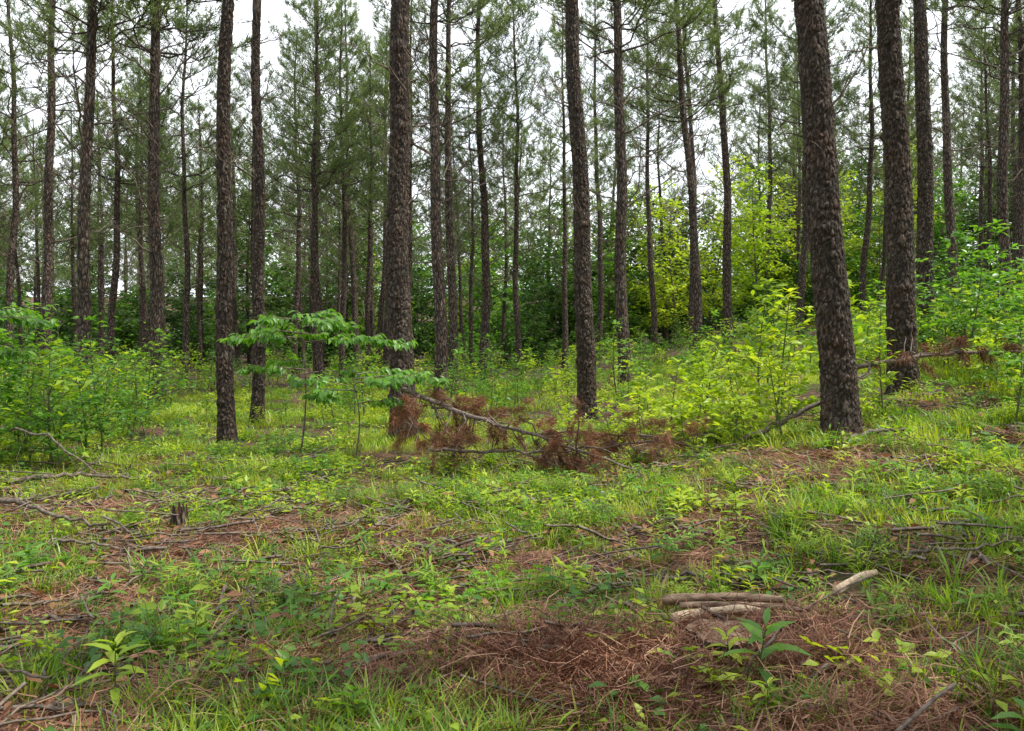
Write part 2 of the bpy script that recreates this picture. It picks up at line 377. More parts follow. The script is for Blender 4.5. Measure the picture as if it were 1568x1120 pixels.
# ------------------------------------------------------------------ GN scatter
def scatter(name, srcs, P, rot, scl, idx):
    col = bpy.data.collections.new(name + '_parts')
    for k, me in enumerate(srcs):
        o = bpy.data.objects.new('%s_part_%02d' % (name, k), me); col.objects.link(o)
    P = np.asarray(P, np.float32); n = len(P)
    me = bpy.data.meshes.new(name); me.vertices.add(n); me.vertices.foreach_set('co', P.ravel())
    a = me.attributes.new('rot', 'FLOAT_VECTOR', 'POINT'); a.data.foreach_set('vector', np.asarray(rot, np.float32).ravel())
    scl = np.asarray(scl, np.float32)
    if scl.ndim == 1: scl = np.repeat(scl[:, None], 3, 1)
    a = me.attributes.new('scl', 'FLOAT_VECTOR', 'POINT'); a.data.foreach_set('vector', scl.ravel())
    a = me.attributes.new('idx', 'INT', 'POINT'); a.data.foreach_set('value', np.asarray(idx, np.int32))
    o = bpy.data.objects.new(name, me); scene.collection.objects.link(o)
    ng = bpy.data.node_groups.new(name, 'GeometryNodeTree')
    ng.interface.new_socket('Geometry', in_out='INPUT', socket_type='NodeSocketGeometry')
    ng.interface.new_socket('Geometry', in_out='OUTPUT', socket_type='NodeSocketGeometry')
    N = ng.nodes; Lk = ng.links
    gi = N.new('NodeGroupInput'); go = N.new('NodeGroupOutput'); ip = N.new('GeometryNodeInstanceOnPoints')
    ci = N.new('GeometryNodeCollectionInfo'); ci.inputs['Collection'].default_value = col; ci.inputs['Separate Children'].default_value = True; ci.inputs['Reset Children'].default_value = True
    def na(nm, dt):
        q = N.new('GeometryNodeInputNamedAttribute'); q.data_type = dt; q.inputs['Name'].default_value = nm; return q.outputs['Attribute']
    er = N.new('FunctionNodeEulerToRotation'); Lk.new(na('rot', 'FLOAT_VECTOR'), er.inputs[0])
    Lk.new(gi.outputs[0], ip.inputs['Points']); Lk.new(ci.outputs[0], ip.inputs['Instance']); ip.inputs['Pick Instance'].default_value = True
    Lk.new(na('idx', 'INT'), ip.inputs['Instance Index']); Lk.new(er.outputs[0], ip.inputs['Rotation']); Lk.new(na('scl', 'FLOAT_VECTOR'), ip.inputs['Scale'])
    Lk.new(ip.outputs[0], go.inputs[0])
    md = o.modifiers.new('scatter', 'NODES'); md.node_group = ng
    return o

def ground_scatter(name, srcs, x, y, smin, smax, tilt=.1, dz=0, weights=None):
    n = len(x)
    rot = np.stack([rng.normal(size=n) * tilt, rng.normal(size=n) * tilt, rng.random(n) * 6.283], 1)
    idx = rng.choice(len(srcs), n, p=weights)
    return scatter(name, srcs, np.stack([x, y, G(x, y) + dz], 1), rot, rng.uniform(smin, smax, n), idx)

def field(n, y0, y1, pw=1.0, extra=2.5, slope=.72):
    u = rng.random(n) ** pw
    y = y0 + (y1 - y0) * u; x = (rng.random(n) * 2 - 1) * (y * slope + extra)
    return x, y

xs = []
for yy in np.arange(47, 90, 6):
    for xx in np.arange(-80, 82, 5.4):
        if abs(xx) < yy * .85 + 6 and not (-.1 < xx / yy < .28 and rng.random() < .6): xs.append((xx + rng.uniform(-2, 2), yy + rng.uniform(-2, 2)))
for yy in np.arange(-5, -34, -4.5):
    for xx in np.arange(-30, 31, 4.2):
        xs.append((xx + rng.uniform(-1.2, 1.2), yy + rng.uniform(-1.2, 1.2)))
for yy in np.arange(-2, 24, 4.5):
    for xx in (-20, -25, -30): xs.append((xx + rng.uniform(-1.5, 1.5) - (2 if yy > 12 else 0), yy))
for yy in np.arange(-2, 24, 5.5):
    for xx in (23, 28, 33): xs.append((xx + rng.uniform(-1.5, 1.5), yy))
xs = np.array(xs)
ground_scatter('distant_pine_trees', fvars, xs[:, 0], xs[:, 1], .75, 1.0, .015)

# ------------------------------------------------------------------ leafy understory
def sapling_mesh(seed, H, spread, nb, nl, LL, LW, lm, simple=False, stem=M_green, flat=.0, low=.15, rs=None):
    r = np.random.default_rng(seed); mb = MB(); pos = []; dr = []; nr = []
    s = np.linspace(0, 1, 7); ph = r.random(2) * 6.28
    C = np.stack([.06 * H * np.sin(s * 2.5 + ph[0]) - .06 * H * math.sin(ph[0]), .06 * H * np.sin(s * 2.2 + ph[1]) - .06 * H * math.sin(ph[1]), s * H - .03], 1)
    rb = rs or .006 + .008 * H
    tube(mb, C, rb * (1 - .85 * s), 5, 0)
    for b in range(nb):
        t = low + (1 - low) * (b + r.random()) / nb; f = t * 6; i0 = min(int(f), 5); p0 = C[i0] + (C[i0 + 1] - C[i0]) * (f - i0)
        a = b * 2.4 + r.normal() * .4; rd = np.array([math.cos(a), math.sin(a), 0])
        L = spread * (1.15 - t) ** .6 * r.uniform(.55, 1.1); el = r.uniform(.2, .9) * (1 - flat)
        q = np.linspace(0, 1, 5)
        P = p0 + np.outer(q * L * math.cos(el), rd) + np.outer(L * (q * math.sin(el) - .12 * q ** 2), [0, 0, 1]); P[1:] += r.normal(size=(4, 3)) * .03 * L
        tube(mb, P, rb * .4 * (1 - .85 * q), 3, 0)
        subs = [(P, L)]
        if L > .5:
            for g in range(int(3 + 4 * L)):
                i1 = r.integers(1, 4); sl = L * r.uniform(.25, .5); aa = a + r.choice([-1, 1]) * r.uniform(.5, 1.1)
                d = np.array([math.cos(aa), math.sin(aa), r.uniform(-.1, .5) * (1 - flat)])
                PP = P[i1] + np.outer(np.linspace(0, 1, 5) * sl, norm(d)); subs.append((PP, sl))
                if not simple: tube(mb, PP, rb * .15, 3, 0)
        for PP, l in subs:
            k = max(3, int(nl * l / spread))
            tt = r.uniform(.15, 1, k); fi = tt * 4; ii = np.minimum(fi.astype(int), 3)
            pp = PP[ii] + (PP[ii + 1] - PP[ii]) * (fi - ii)[:, None]
            if simple: pp = pp + r.normal(size=pp.shape) * LL * .5
            fw = norm(PP[-1] - PP[0]); sd = norm(np.cross(fw, [0, 0, 1]))
            sg = r.choice([-1, 1], k)[:, None]
            dd = fw * r.uniform(.2, 1, (k, 1)) + sd * sg * r.uniform(.3, 1, (k, 1)) + np.stack([np.zeros(k), np.zeros(k), r.uniform(-.5, .35, k) * (1 - flat * .5)], 1)
            pos.append(pp); dr.append(dd); nr.append(np.array([0, 0, 1.]) + r.normal(size=(k, 3)) * (.35 - .2 * flat))
    k = 8; a = r.random(k) * 6.28
    pos.append(np.repeat(C[-1][None], k, 0)); dr.append(np.stack([np.cos(a), np.sin(a), r.uniform(0, 1, k)], 1)); nr.append(np.tile([0, 0, 1.], (k, 1)) + r.normal(size=(k, 3)) * .2)
    pos = np.concatenate(pos); dr = np.concatenate(dr); nr = np.concatenate(nr); n = len(pos)
    sz = r.uniform(.6, 1.15, n)
    leaves(mb, pos, dr, nr, LL * sz, LW * sz, r, 1, droop=.18, simple=simple)
    return mb.mesh('leafy', [stem, lm])

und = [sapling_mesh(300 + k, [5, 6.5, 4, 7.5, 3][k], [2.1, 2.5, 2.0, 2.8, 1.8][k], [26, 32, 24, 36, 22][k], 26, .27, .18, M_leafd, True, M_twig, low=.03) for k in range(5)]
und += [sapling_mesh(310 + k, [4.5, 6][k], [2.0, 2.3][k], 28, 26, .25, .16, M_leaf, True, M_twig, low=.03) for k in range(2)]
px, py = [], []
for yy, st_, pr in ((33, 6, .35), (37, 4.6, .7), (41, 3.8, .85), (45, 3.3, 1), (49, 3.4, 1), (54, 3.8, 1), (60, 4.5, 1), (69, 5.5, 1), (82, 6.5, 1)):
    for xx in np.arange(-yy * .85 - 5, yy * .85 + 5, st_):
        if xx / yy < -.08 and yy < 44: continue
        if rng.random() < pr: px.append(xx + rng.uniform(-1.3, 1.3)); py.append(yy + rng.uniform(-1.6, 1.6))
x = np.array(px); y = np.array(py); n = len(x)
sc = rng.uniform(.8, 1.3, n) * (1 + .012 * (y - 37)); sc[y < 39] *= .62
sc[(x / y < -.08) & (y < 56)] *= .8
rot = np.stack([rng.normal(size=n) * .05, rng.normal(size=n) * .05, rng.random(n) * 6.28], 1)
ix = rng.choice(7, n); ix[(x / y < -.08) & (ix > 4)] -= 3  # left side keeps to the dark leaves, deep shade put into their colour
scatter('understory_trees', und, np.stack([x, y, G(x, y) - .1], 1), rot, sc, ix)
bank = [sapling_mesh(330 + k, [7, 8.5][k], 2.8, 34, 26, .24, .16, M_leafy, True, M_twig, low=.1) for k in range(2)]  # brighter yellow-green leaves, the sunlit look is put into the colour
x = np.array([12, 15, 18.5, 10, 21, 13, 16, -3, -8, 8.5, 6, 11, 7.5]); y = np.array([41, 42, 44, 44, 46, 48, 50, 52, 54, 52, 44., 38, 38])
ground_scatter('sunlit_toned_understory_trees', bank, x, y, .8, 1.1, .04)

shr = [sapling_mesh(340 + k, [.7, 1.0, 1.3, .6][k], [.4, .5, .6, .45][k], [12, 14, 16, 12][k], 14, .10, .05, [M_leaf, M_leafy, M_leaf, M_leafy][k], True) for k in range(4)]
x, y = field(1200, 15, 38, .8, 3, .8)
d = vnoise(x, y, 3, 9); keep = (d + rng.normal(size=len(d)) * .1 > .35); x = x[keep]; y = y[keep]
ground_scatter('undergrowth_shrubs', shr, x, y, .55, 1.3, .08)
x = np.concatenate([rng.uniform(-11, -5.0, 110), rng.uniform(6.0, 14, 220)]); y = np.concatenate([rng.uniform(9.5, 17, 110), rng.uniform(11, 19, 220)])
keep = np.array([min(hypot(a - c, b - e) for c, e in placed) > .5 for a, b in zip(x, y)]) & (np.abs(x / y) > .42); x = x[keep]; y = y[keep]
ground_scatter('thicket_shrubs', shr, x, y, .6, 1.5, .08)

saps = [sapling_mesh(400, 1.7, .5, 20, 18, .14, .06, M_leafy), sapling_mesh(401, 1.1, .5, 18, 18, .14, .06, M_leafy), sapling_mesh(402, 1.4, .45, 18, 16, .14, .05, M_leafy), sapling_mesh(403, 1.8, .75, 22, 20, .12, .06, M_leaf), sapling_mesh(404, .8, .5, 16, 18, .13, .055, M_leafy)]
sp = [(3.05, 9.8, 1.0, 0), (2.75, 10.4, .9, 1), (2.2, 10.2, .85, 1), (1.95, 9.6, .75, 4), (2.45, 9.4, .75, 4), (2.9, 9.1, .75, 2), (3.9, 10.2, 1.1, 0), (1.6, 10.6, .8, 4), (2.5, 11.2, .9, 2), (3.3, 11.3, 1.1, 0), (2.1, 11.2, .9, 1), (4.2, 9.6, .8, 2),
      (2.3, 9.9, .8, 4), (2.65, 9.7, .8, 1), (3.3, 10.5, 1.0, 1), (3.55, 11.9, 1.0, 0), (4.3, 11.8, 1.0, 1), (2.0, 12.3, 1., 4), (2.9, 12.4, 1., 1), (3.7, 9.5, .7, 4), (1.3, 11.3, .7, 4), (1.7, 11.6, .9, 4), (2.6, 11.9, 1., 4),
      (-5.6, 10.2, 1.0, 3), (-6.3, 10.9, 1.1, 3), (-5.0, 9.4, .6, 3), (-6.6, 9.8, .95, 3), (-5.9, 9.3, .7, 3), (-5.1, 10.6, .7, 3), (6.6, 12.4, 1.0, 3), (7.2, 13.4, 1.2, 3), (8.0, 14.2, 1.3, 3), (6.9, 11.6, .9, 3), (4.9, 8.3, .6, 3), (-.7, 14.6, .7, 4), (.9, 12.8, .6, 4), (-2.6, 13.6, .6, 4), (6.1, 11.0, .8, 4), (5.7, 9.6, .7, 3), (5.9, 10.4, .8, 1)]
for x, y, s, k in sp: link(saps[k], 'leafy_sapling', (x, y, float(G(x, y)) - .01), (0, 0, rng.random() * 6.28), s)

def dogwood(seed, tiers, H):
    r = np.random.default_rng(seed); mb = MB(); pos = []; dr = []; nr = []
    s = np.linspace(0, 1, 8); C = np.stack([.08 * np.sin(s * 3), .05 * np.sin(s * 4), s * H - .05], 1); tube(mb, C, .013 * (1 - .6 * s), 6, 0)
    for (z, a, L) in tiers:
        rd = np.array([math.cos(a), math.sin(a), 0]); q = np.linspace(0, 1, 9)
        P = np.array([C[min(7, int(z / H * 7))][0], C[0][1], z]) + np.outer(q * L, rd) + np.outer(.12 * L * q - .14 * L * q ** 2.5, [0, 0, 1]) + np.outer(.06 * L * np.sin(q * 5), [-rd[1], rd[0], 0])
        tube(mb, P, .009 * (1 - .7 * q), 4, 0)
        for g in range(int(20 * L)):
            f = r.uniform(1.5, 8); i0 = min(int(f), 7); p0 = P[i0] + (P[i0 + 1] - P[i0]) * (f - i0); sg = 1 if g % 2 else -1
            aa = a + sg * r.uniform(.4, 1.0); sl = r.uniform(.12, .4) * (1.1 - f / 12)
            d = np.array([math.cos(aa), math.sin(aa), r.uniform(-.2, .4)]); PP = p0 + np.outer(np.linspace(0, 1, 4) * sl, d); tube(mb, PP, .003, 3, 0)
            for t in np.linspace(.35, 1, 2 + int(sl * 9)):
                for sgn in (-1, 1):
                    ab = aa + sgn * r.uniform(.4, 1.1); pos.append(p0 + d * sl * t); dr.append([math.cos(ab), math.sin(ab), r.uniform(-.9, .0)]); nr.append(np.array([0, 0, 1.]) + r.normal(size=3) * .35)
    pos = np.array(pos); n = len(pos); sz = r.uniform(.7, 1.1, n)
    leaves(mb, pos, dr, nr, .12 * sz, .06 * sz, r, 1, droop=.35)
    return mb.mesh('dogwood', [M_twig, M_leaf])
x, y = -2.75, 11
link(dogwood(1, [(1.5, .1, 1.25), (1.62, 2.6, .8), (1.55, 3.4, .9), (1.7, .9, .7), (1.75, 5.4, .8), (1.6, 1.6, .6), (1.15, 3.2, .75), (1.1, .2, .8), (1.25, 2.4, .6), (1.0, 4.9, .5), (1.78, 4.2, .6), (1.85, .3, .45), (.8, 5.6, .45)], 1.85), 'dogwood_sapling', (x, y, float(G(x, y))))
x, y = -1.95, 10.4
link(dogwood(2, [(1.05, .05, 1.0), (1.1, .7, .6), (1.0, 5.8, .6), (.9, 3.1, .4), (.75, .6, .5)], 1.12), 'dogwood_sapling', (x, y, float(G(x, y))))
x, y = -6.3, 9.6
link(dogwood(3, [(1.7, .1, 1.0), (1.75, 1., .7), (1.6, 5.6, .8), (1.3, .4, .7)], 1.8), 'dogwood_sapling', (x, y, float(G(x, y))))

# ------------------------------------------------------------------ grass and ground cover
def mk(fn, mats, name='part'):
    mb = MB(); fn(mb); return mb.mesh(name, mats)
gr = []
for k in range(5):
    r = np.random.default_rng(500 + k)
    gr.append(mk(lambda mb: blades(mb, 22, .08, (.10, .25), .009, (.2, 1.1), r, segs=3), [M_grass if k % 2 == 0 else M_grass2]))
gshort = []
for k in range(3):
    r = np.random.default_rng(510 + k)
    gshort.append(mk(lambda mb: blades(mb, 40, .16, (.05, .14), .009, (.3, 1.1), r, segs=2), [[M_grass, M_grass2, M_grass2][k]]))
gfar = []
for k in range(4):
    r = np.random.default_rng(515 + k)
    gfar.append(mk(lambda mb: blades(mb, 100, .34, (.08, .26), .014, (.2, 1.0), r, segs=2), [[M_grass, M_grass2, M_grass2, M_grass2][k]]))
gtall = []
for k in range(3):
    r = np.random.default_rng(520 + k)
    gtall.append(mk(lambda mb: blades(mb, 20, .06, (.22, .42), .012, (.25, 1.0), r, segs=4), [[M_grass, M_grass, M_grass2][k]]))
def panic(mb, r, H=.2, n=5, LL=.10, LW=.016):
    for q in range(n):
        a = r.random() * 6.28; ln = r.uniform(0, .5); b = np.array([r.normal() * .03, r.normal() * .03, 0]); h = H * r.uniform(.6, 1.15)
        s = np.linspace(0, 1, 5); P = b + np.outer(s ** 1.5 * ln * h, [math.cos(a), math.sin(a), 0]) + np.outer(s * h, [0, 0, 1]); tube(mb, P[::2], .0016, 3, 0)
        k = 7; t = np.linspace(.2, 1, k) * 3.999; ii = t.astype(int); pp = P[ii] + (P[ii + 1] - P[ii]) * (t - ii)[:, None]
        aa = np.arange(k) * 2.6 + r.random() * 6; dd = np.stack([np.cos(aa), np.sin(aa), r.uniform(.2, .9, k)], 1)
        leaves(mb, pp, dd, np.array([[0, 0, 1.]] * k) + r.normal(size=(k, 3)) * .1, LL * r.uniform(.7, 1.2, k), LW, r, 1, droop=.35)
pn = []
for k in range(4):
    r = np.random.default_rng(530 + k); pn.append(mk(lambda mb: panic(mb, r), [M_green, M_grass if k % 2 else M_leafy]))
def cover(mb, r, n=26, rad=.16, h=.11, L=.055, W=.03):
    a = r.random(n) * 6.28; rr = rad * np.sqrt(r.random(n)); z = r.uniform(.02, h, n)
    P = np.stack([rr * np.cos(a), rr * np.sin(a), z], 1); b = r.random(n) * 6.28
    for p in P[::4]: tube(mb, [p * [.6, .6, 0], p * [.85, .85, .6], p], .0015, 3, 0)
    leaves(mb, P, np.stack([np.cos(b), np.sin(b), r.uniform(-.2, .4, n)], 1), np.array([0, 0, 1.]) + r.normal(size=(n, 3)) * .25, L * r.uniform(.6, 1.2, n), W * r.uniform(.7, 1.2, n), r, 1, simple=True)
cv = []
for k in range(4):
    r = np.random.default_rng(540 + k); cv.append(mk(lambda mb: cover(mb, r), [M_green, [M_leaf, M_leafy, M_leaf, M_leafy][k]]))
def straw(mb, r, n=80, rad=.22, up=.05, mat=0):
    a0 = r.random() * 3.14
    P = np.stack([r.normal(size=n) * rad * .6, r.normal(size=n) * rad * .6, r.uniform(.0, up, n)], 1)
    a = a0 + r.normal(size=n) * .8; d = np.stack([np.cos(a), np.sin(a), r.normal(size=n) * .2], 1); l = r.uniform(.10, .2, n)[:, None]
    sd = np.stack([-np.sin(a), np.cos(a), r.normal(size=n) * .5], 1) * .0018
    bend = np.stack([-np.sin(a), np.cos(a), 0 * a], 1) * r.normal(size=(n, 1)) * .02
    V = np.stack([P - d * l / 2 - sd, P - d * l / 2 + sd, P + bend - sd, P + bend + sd, P + d * l / 2 - sd * .5, P + d * l / 2 + sd * .5], 1).reshape(-1, 3)
    b = np.arange(n)[:, None] * 6; mb.add(V, np.concatenate([b + [0, 1, 3, 2], b + [2, 3, 5, 4]]), mat)
st = []
for k in range(5):
    r = np.random.default_rng(550 + k); st.append(mk(lambda mb: straw(mb, r), [M_straw]))
def litter(mb, r):
    for q in range(3):
        a = r.random() * 6.28; L = r.uniform(.1, .5); b = np.array([r.normal() * .1, r.normal() * .1, .03]); s = np.linspace(-.5, .5, 5)
        P = b + np.outer(s * L, [math.cos(a), math.sin(a), .08]) + r.normal(size=(5, 3)) * .008; tube(mb, P, r.uniform(.002, .009), 4, 0)
    n = 5; a = r.random(n) * 6.28
    leaves(mb, np.stack([r.normal(size=n) * .12, r.normal(size=n) * .12, r.uniform(.01, .04, n)], 1), np.stack([np.cos(a), np.sin(a), r.normal(size=n) * .2], 1), np.array([0, 0, 1.]) + r.normal(size=(n, 3)) * .3, .06, .03, r, 1, droop=.3)
lt = []
for k in range(3):
    r = np.random.default_rng(560 + k); lt.append(mk(lambda mb: litter(mb, r), [M_twig, M_brown]))

def strawmask(x, y):
    m = np.exp(-(((x - .3) / .75) ** 2 + ((y - 3.75) / .38) ** 2) ** 1.5) + np.exp(-((x - 1.4) / .5) ** 2 - ((y - 4.05) / .25) ** 2) + np.exp(-((x + 1.75) / .5) ** 2 - ((y - 3.0) / .2) ** 2) + .9 * np.exp(-((x - 1.3) / .8) ** 2 - ((y - 3.05) / .3) ** 2)
    m = m + .8 * np.exp(-((x + 2.7) / .9) ** 2 - ((y - 6.2) / .6) ** 2) + .8 * np.exp(-((x - .1) / 1.6) ** 2 - ((y - 5.6) / .32) ** 2)
    m = m + .6 * np.exp(-((x - 3.9) / .8) ** 2 - ((y - 8.6) / .6) ** 2) + .7 * np.exp(-((x + 3.6) / .9) ** 2 - ((y - 7.6) / .45) ** 2)
    m = m * (.35 + 1.1 * vnoise(x, y, .33, 77)) + 2.2 * np.clip(vnoise(x, y, .8, 78) - .56, 0, 1)
    return np.clip(m, 0, 1)
def gfilter(x, y, base, seed, sc=1.0, exps=1.0):
    d = .5 * vnoise(x, y, sc, seed) + .5 * vnoise(x, y, sc * .35, seed + 1)
    pr = np.clip(base + (d - .5) * 3.4 * exps, .02, 1) * (1 - .93 * strawmask(x, y)) ** 1.3
    k = rng.random(len(x)) < pr
    for a, b in placed[:10]: k &= (x - a) ** 2 + (y - b) ** 2 > .05
    return x[k], y[k]

x, y = field(7500, 2.2, 10, .9); x, y = gfilter(x, y, .42, 20); ground_scatter('grass', gr, x, y, .55, 1.1, .12)
x, y = field(3400, 8.0, 27, .8); x, y = gfilter(x, y, .85, 20, 1.6); ground_scatter('meadow_grass', gfar, x, y, .6, 1.1, .08)
x, y = field(5500, 2.2, 10, .85); x, y = gfilter(x, y, .45, 24, .8); ground_scatter('short_grass', gshort, x, y, .6, 1.2, .15)
x, y = field(900, 2.3, 5.5, 1.); x, y = gfilter(x, y, .3, 28, .9); ground_scatter('tall_grass_tufts', gtall, x, y, .4, .8, .12)
n = 140; x = rng.uniform(-1.5, .1, n); y = rng.uniform(2.7, 3.5, n); ground_scatter('foreground_grass_tufts', gtall, x, y, .5, .8, .12)
n = 1100; x = rng.uniform(1.2, 6.5, n); y = rng.uniform(4.2, 9, n); k = x > 1.4 + (y - 4.5) * .25; x, y = gfilter(x[k], y[k], .5, 31, .9); ground_scatter('slope_grass', gtall, x, y, .45, .85, .15)
x, y = field(3000, 2.2, 11, .85); x, y = gfilter(x, y, .4, 33, .9); ground_scatter('panic_grass', pn, x, y, .5, 1.15, .15)
x, y = field(6000, 2.2, 20, .85); x, y = gfilter(x, y, .42, 37, 1.1); ground_scatter('low_broadleaf_plants', cv, x, y, .6, 1.7, .2)
x, y = field(4200, 2.2, 11, .95)
k = rng.random(len(x)) < np.clip(.3 + strawmask(x, y) + (vnoise(x, y, .7, 41) - .5) * 1., 0, 1); ground_scatter('pine_straw', st, x[k], y[k], .7, 1.2, .14, .004)
n = 1500; x = rng.normal(.5, .8, n); y = rng.normal(3.7, .45, n); k = (y > 2.4) & (rng.random(n) < strawmask(x, y) * 1.2); ground_scatter('pine_straw_mound', st, x[k], y[k], .5, 1.1, .38, rng.uniform(0, .06, k.sum()))
n = 14; x = rng.normal(1.0, .14, n); y = rng.normal(4.0, .12, n); ground_scatter('straw_on_stump', st, x, y, .3, .6, .2, rng.uniform(.09, .14, n))
x, y = field(2000, 2.2, 11, .9); ground_scatter('twig_litter', lt, x, y, .6, 1.5, .15, .02)

# ------------------------------------------------------------------ foreground seedlings (broad lance leaves)
def seedling(seed, H, n, L, W, lm=M_leaf):
    r = np.random.default_rng(seed); mb = MB(); s = np.linspace(0, 1, 6); C = np.stack([.03 * s, .02 * s ** 2, s * H], 1); tube(mb, C, .004 * (1 - .5 * s), 5, 0)
    t = np.sqrt(np.linspace(.12, 1, n)); P = np.stack([.03 * t, .02 * t ** 2, t * H], 1); a = np.arange(n) * 2.4 + r.random() * 6
    el = np.linspace(.1, 1.0, n); l = L * np.interp(t, [0, .7, 1], [.8, 1.1, .6]) * r.uniform(.85, 1.15, n)
    leaves(mb, P, np.stack([np.cos(a), np.sin(a), el], 1), np.array([0, 0, 1.]) + r.normal(size=(n, 3)) * .12, l, W * l / L, r, 1, droop=.4, fold=.2)
    return mb.mesh('seedling', [M_green, lm])
sd = [seedling(1, .26, 11, .15, .045), seedling(2, .18, 9, .14, .05), seedling(3, .3, 12, .15, .045, M_leafy), seedling(4, .12, 8, .12, .042)]
for x, y, s, k in [(-1.62, 3.45, 1.0, 2), (1.03, 3.58, 1.25, 0), (1.85, 3.05, 1.0, 1), (1.45, 4.9, 1.0, 1), (-.75, 5.2, .9, 1), (.06, 3.75, .9, 3), (-.48, 3.7, .9, 3), (-2.4, 5.0, .9, 1), (-.95, 3.55, .9, 1), (.45, 5.3, .8, 3), (1.0, 5.6, .9, 1), (2.3, 4.3, .9, 3), (-1.9, 4.2, .8, 3), (.35, 2.95, .8, 3), (-.3, 4.9, .7, 3), (2.9, 5.4, 1.1, 1), (-2.9, 4.6, 1., 2), (1.6, 6.0, 1, 2)]:
    link(sd[k], 'broadleaf_seedling', (x, y, float(G(x, y))), (0, 0, rng.random() * 6.28), s)
x, y = field(420, 2.6, 9, .9); x, y = gfilter(x, y, .45, 61, .9); ground_scatter('small_seedlings', sd, x, y, .4, .85, .15)

# ------------------------------------------------------------------ fallen dead pine top with brown needles
def dead_branch(name, pts, r0, seed, nsub, sublen, tufts, hang=-.5, mat=None, K=22):
    r = np.random.default_rng(seed); mb = MB(); pts = np.array(pts, float)
    t = np.linspace(0, len(pts) - 1, 20); P = np.stack([np.interp(t, range(len(pts)), pts[:, k]) for k in range(3)], 1); P[1:-1] += r.normal(size=(18, 3)) * .012
    org = P[0].copy(); P -= org
    tube(mb, P, r0 * np.linspace(1, .35, 20), 7, 0, .05, r, cap=True)
    tp = []; td = []
    for g in range(nsub):
        i0 = r.integers(1, 19); d = norm(norm(P[-1] - P[0]) * .5 + norm(r.normal(size=3)) + np.array([0, 0, r.uniform(-.5, .6)])); L = sublen * r.uniform(.4, 1.3)
        q = np.linspace(0, 1, 5); S = P[i0] + np.outer(q * L, d) + np.outer(-.25 * L * q ** 2, [0, 0, 1]) + r.normal(size=(5, 3)) * .02
        gz = G(S[:, 0] + org[0], S[:, 1] + org[1]) + .05 - org[2]; S[:, 2] = np.maximum(S[:, 2], gz)
        tube(mb, S, r0 * .3 * (1 - .7 * q), 4, 0)
        if g % 4 == 3: continue
        for h in range(tufts):
            f = r.uniform(1.6, 4); j = min(int(f), 3); tp.append(S[j] + (S[j + 1] - S[j]) * (f - j)); td.append(d * .5 + np.array([r.normal() * .3, r.normal() * .3, hang]))
    if tp: needles(mb, tp, td, r, K=K, L=(.10, .2), W=.0055, spread=.6, along=.1, mat=1)
    return link(mb.mesh(name, [mat or M_twig, M_brown]), name, tuple(org))
def g3(x, y, dz=0): return (x, y, float(G(x, y)) + dz)
dead_branch('fallen_pine_branch', [g3(-1.35, 10.5, .95), g3(-.5, 9.8, .66), g3(.35, 9.1, .42), g3(1.25, 8.4, .08)], .034, 1, 36, .6, 5)
dead_branch('fallen_pine_branch', [g3(-.95, 9.9, .25), g3(-.3, 9.3, .28), g3(.5, 8.9, .28), g3(1.7, 9.2, .25)], .02, 2, 44, .55, 6)
dead_branch('fallen_pine_branch', [g3(.2, 9.9, .35), g3(.7, 9.4, .4), g3(1.3, 9.1, .35), g3(2.0, 8.9, .15)], .016, 21, 26, .45, 5)
dead_branch('fallen_pine_branch', [g3(-1.5, 11.2, .8), g3(-1.25, 10.7, .5), g3(-.9, 10.2, .25)], .018, 5, 26, .45, 6)
dead_branch('fallen_pine_branch', [g3(-1.0, 10.6, .7), g3(-.5, 10.4, .6), g3(.1, 10.0, .4)], .018, 25, 28, .45, 6)
dead_branch('fallen_pine_branch', [g3(3.85, 9.55, .72), g3(4.7, 9.7, .68), g3(5.6, 9.8, .56), g3(6.4, 9.9, .42)], .03, 3, 24, .4, 5, hang=-1.6)
dead_branch('fallen_dead_limb', [g3(2.5, 9.3, .1), g3(3.05, 9.25, .3), g3(3.7, 9.3, .55), g3(4.0, 9.5, .7)], .035, 4, 4, .3, 0)
dead_branch('fallen_dead_limb', [g3(-5.6, 9.3, .55), g3(-4.9, 9.0, .5), g3(-4.2, 8.6, .15), g3(-3.9, 8.5, .05)], .015, 6, 7, .5, 0)
dead_branch('fallen_dead_limb', [g3(-4.9, 8.2, .1), g3(-4.3, 8.4, .16), g3(-3.6, 8.6, .1)], .03, 7, 5, .4, 0)
dead_branch('fallen_dead_limb', [g3(-4.2, 6.9, .25), g3(-3.5, 6.6, .15), g3(-2.9, 6.5, .07)], .022, 8, 5, .35, 0)
dead_branch('fallen_dead_limb', [g3(-3.2, 6.0, .1), g3(-2.7, 5.9, .1), g3(-2.1, 6.1, .07)], .012, 28, 5, .35, 0)
dead_branch('fallen_dead_limb', [g3(-.1, 4.0, .10), g3(.3, 3.9, .09), g3(.6, 3.75, .1), g3(.85, 3.65, .08)], .014, 9, 3, .2, 0)
dead_branch('fallen_dead_limb', [g3(-.75, 3.85, .06), g3(-.3, 4.1, .1), g3(.0, 4.3, .1)], .016, 10, 4, .2, 0)
dead_branch('fallen_dead_limb', [g3(-.25, 3.15, .06), g3(.1, 3.2, .07), g3(.35, 3.18, .06)], .022, 11, 2, .15, 0, mat=M_log)
dead_branch('fallen_dead_limb', [g3(.35, 4.9, .06), g3(.6, 5.1, .09), g3(.9, 5.05, .07)], .014, 12, 4, .2, 0)
dead_branch('fallen_dead_limb', [g3(3.2, 8.5, .08), g3(3.7, 8.6, .12), g3(4.2, 8.7, .08)], .03, 13, 3, .3, 0)
dead_branch('fallen_dead_limb', [g3(2.1, 5.0, .08), g3(2.6, 4.9, .1), g3(3.2, 5.1, .08)], .014, 14, 4, .3, 0)

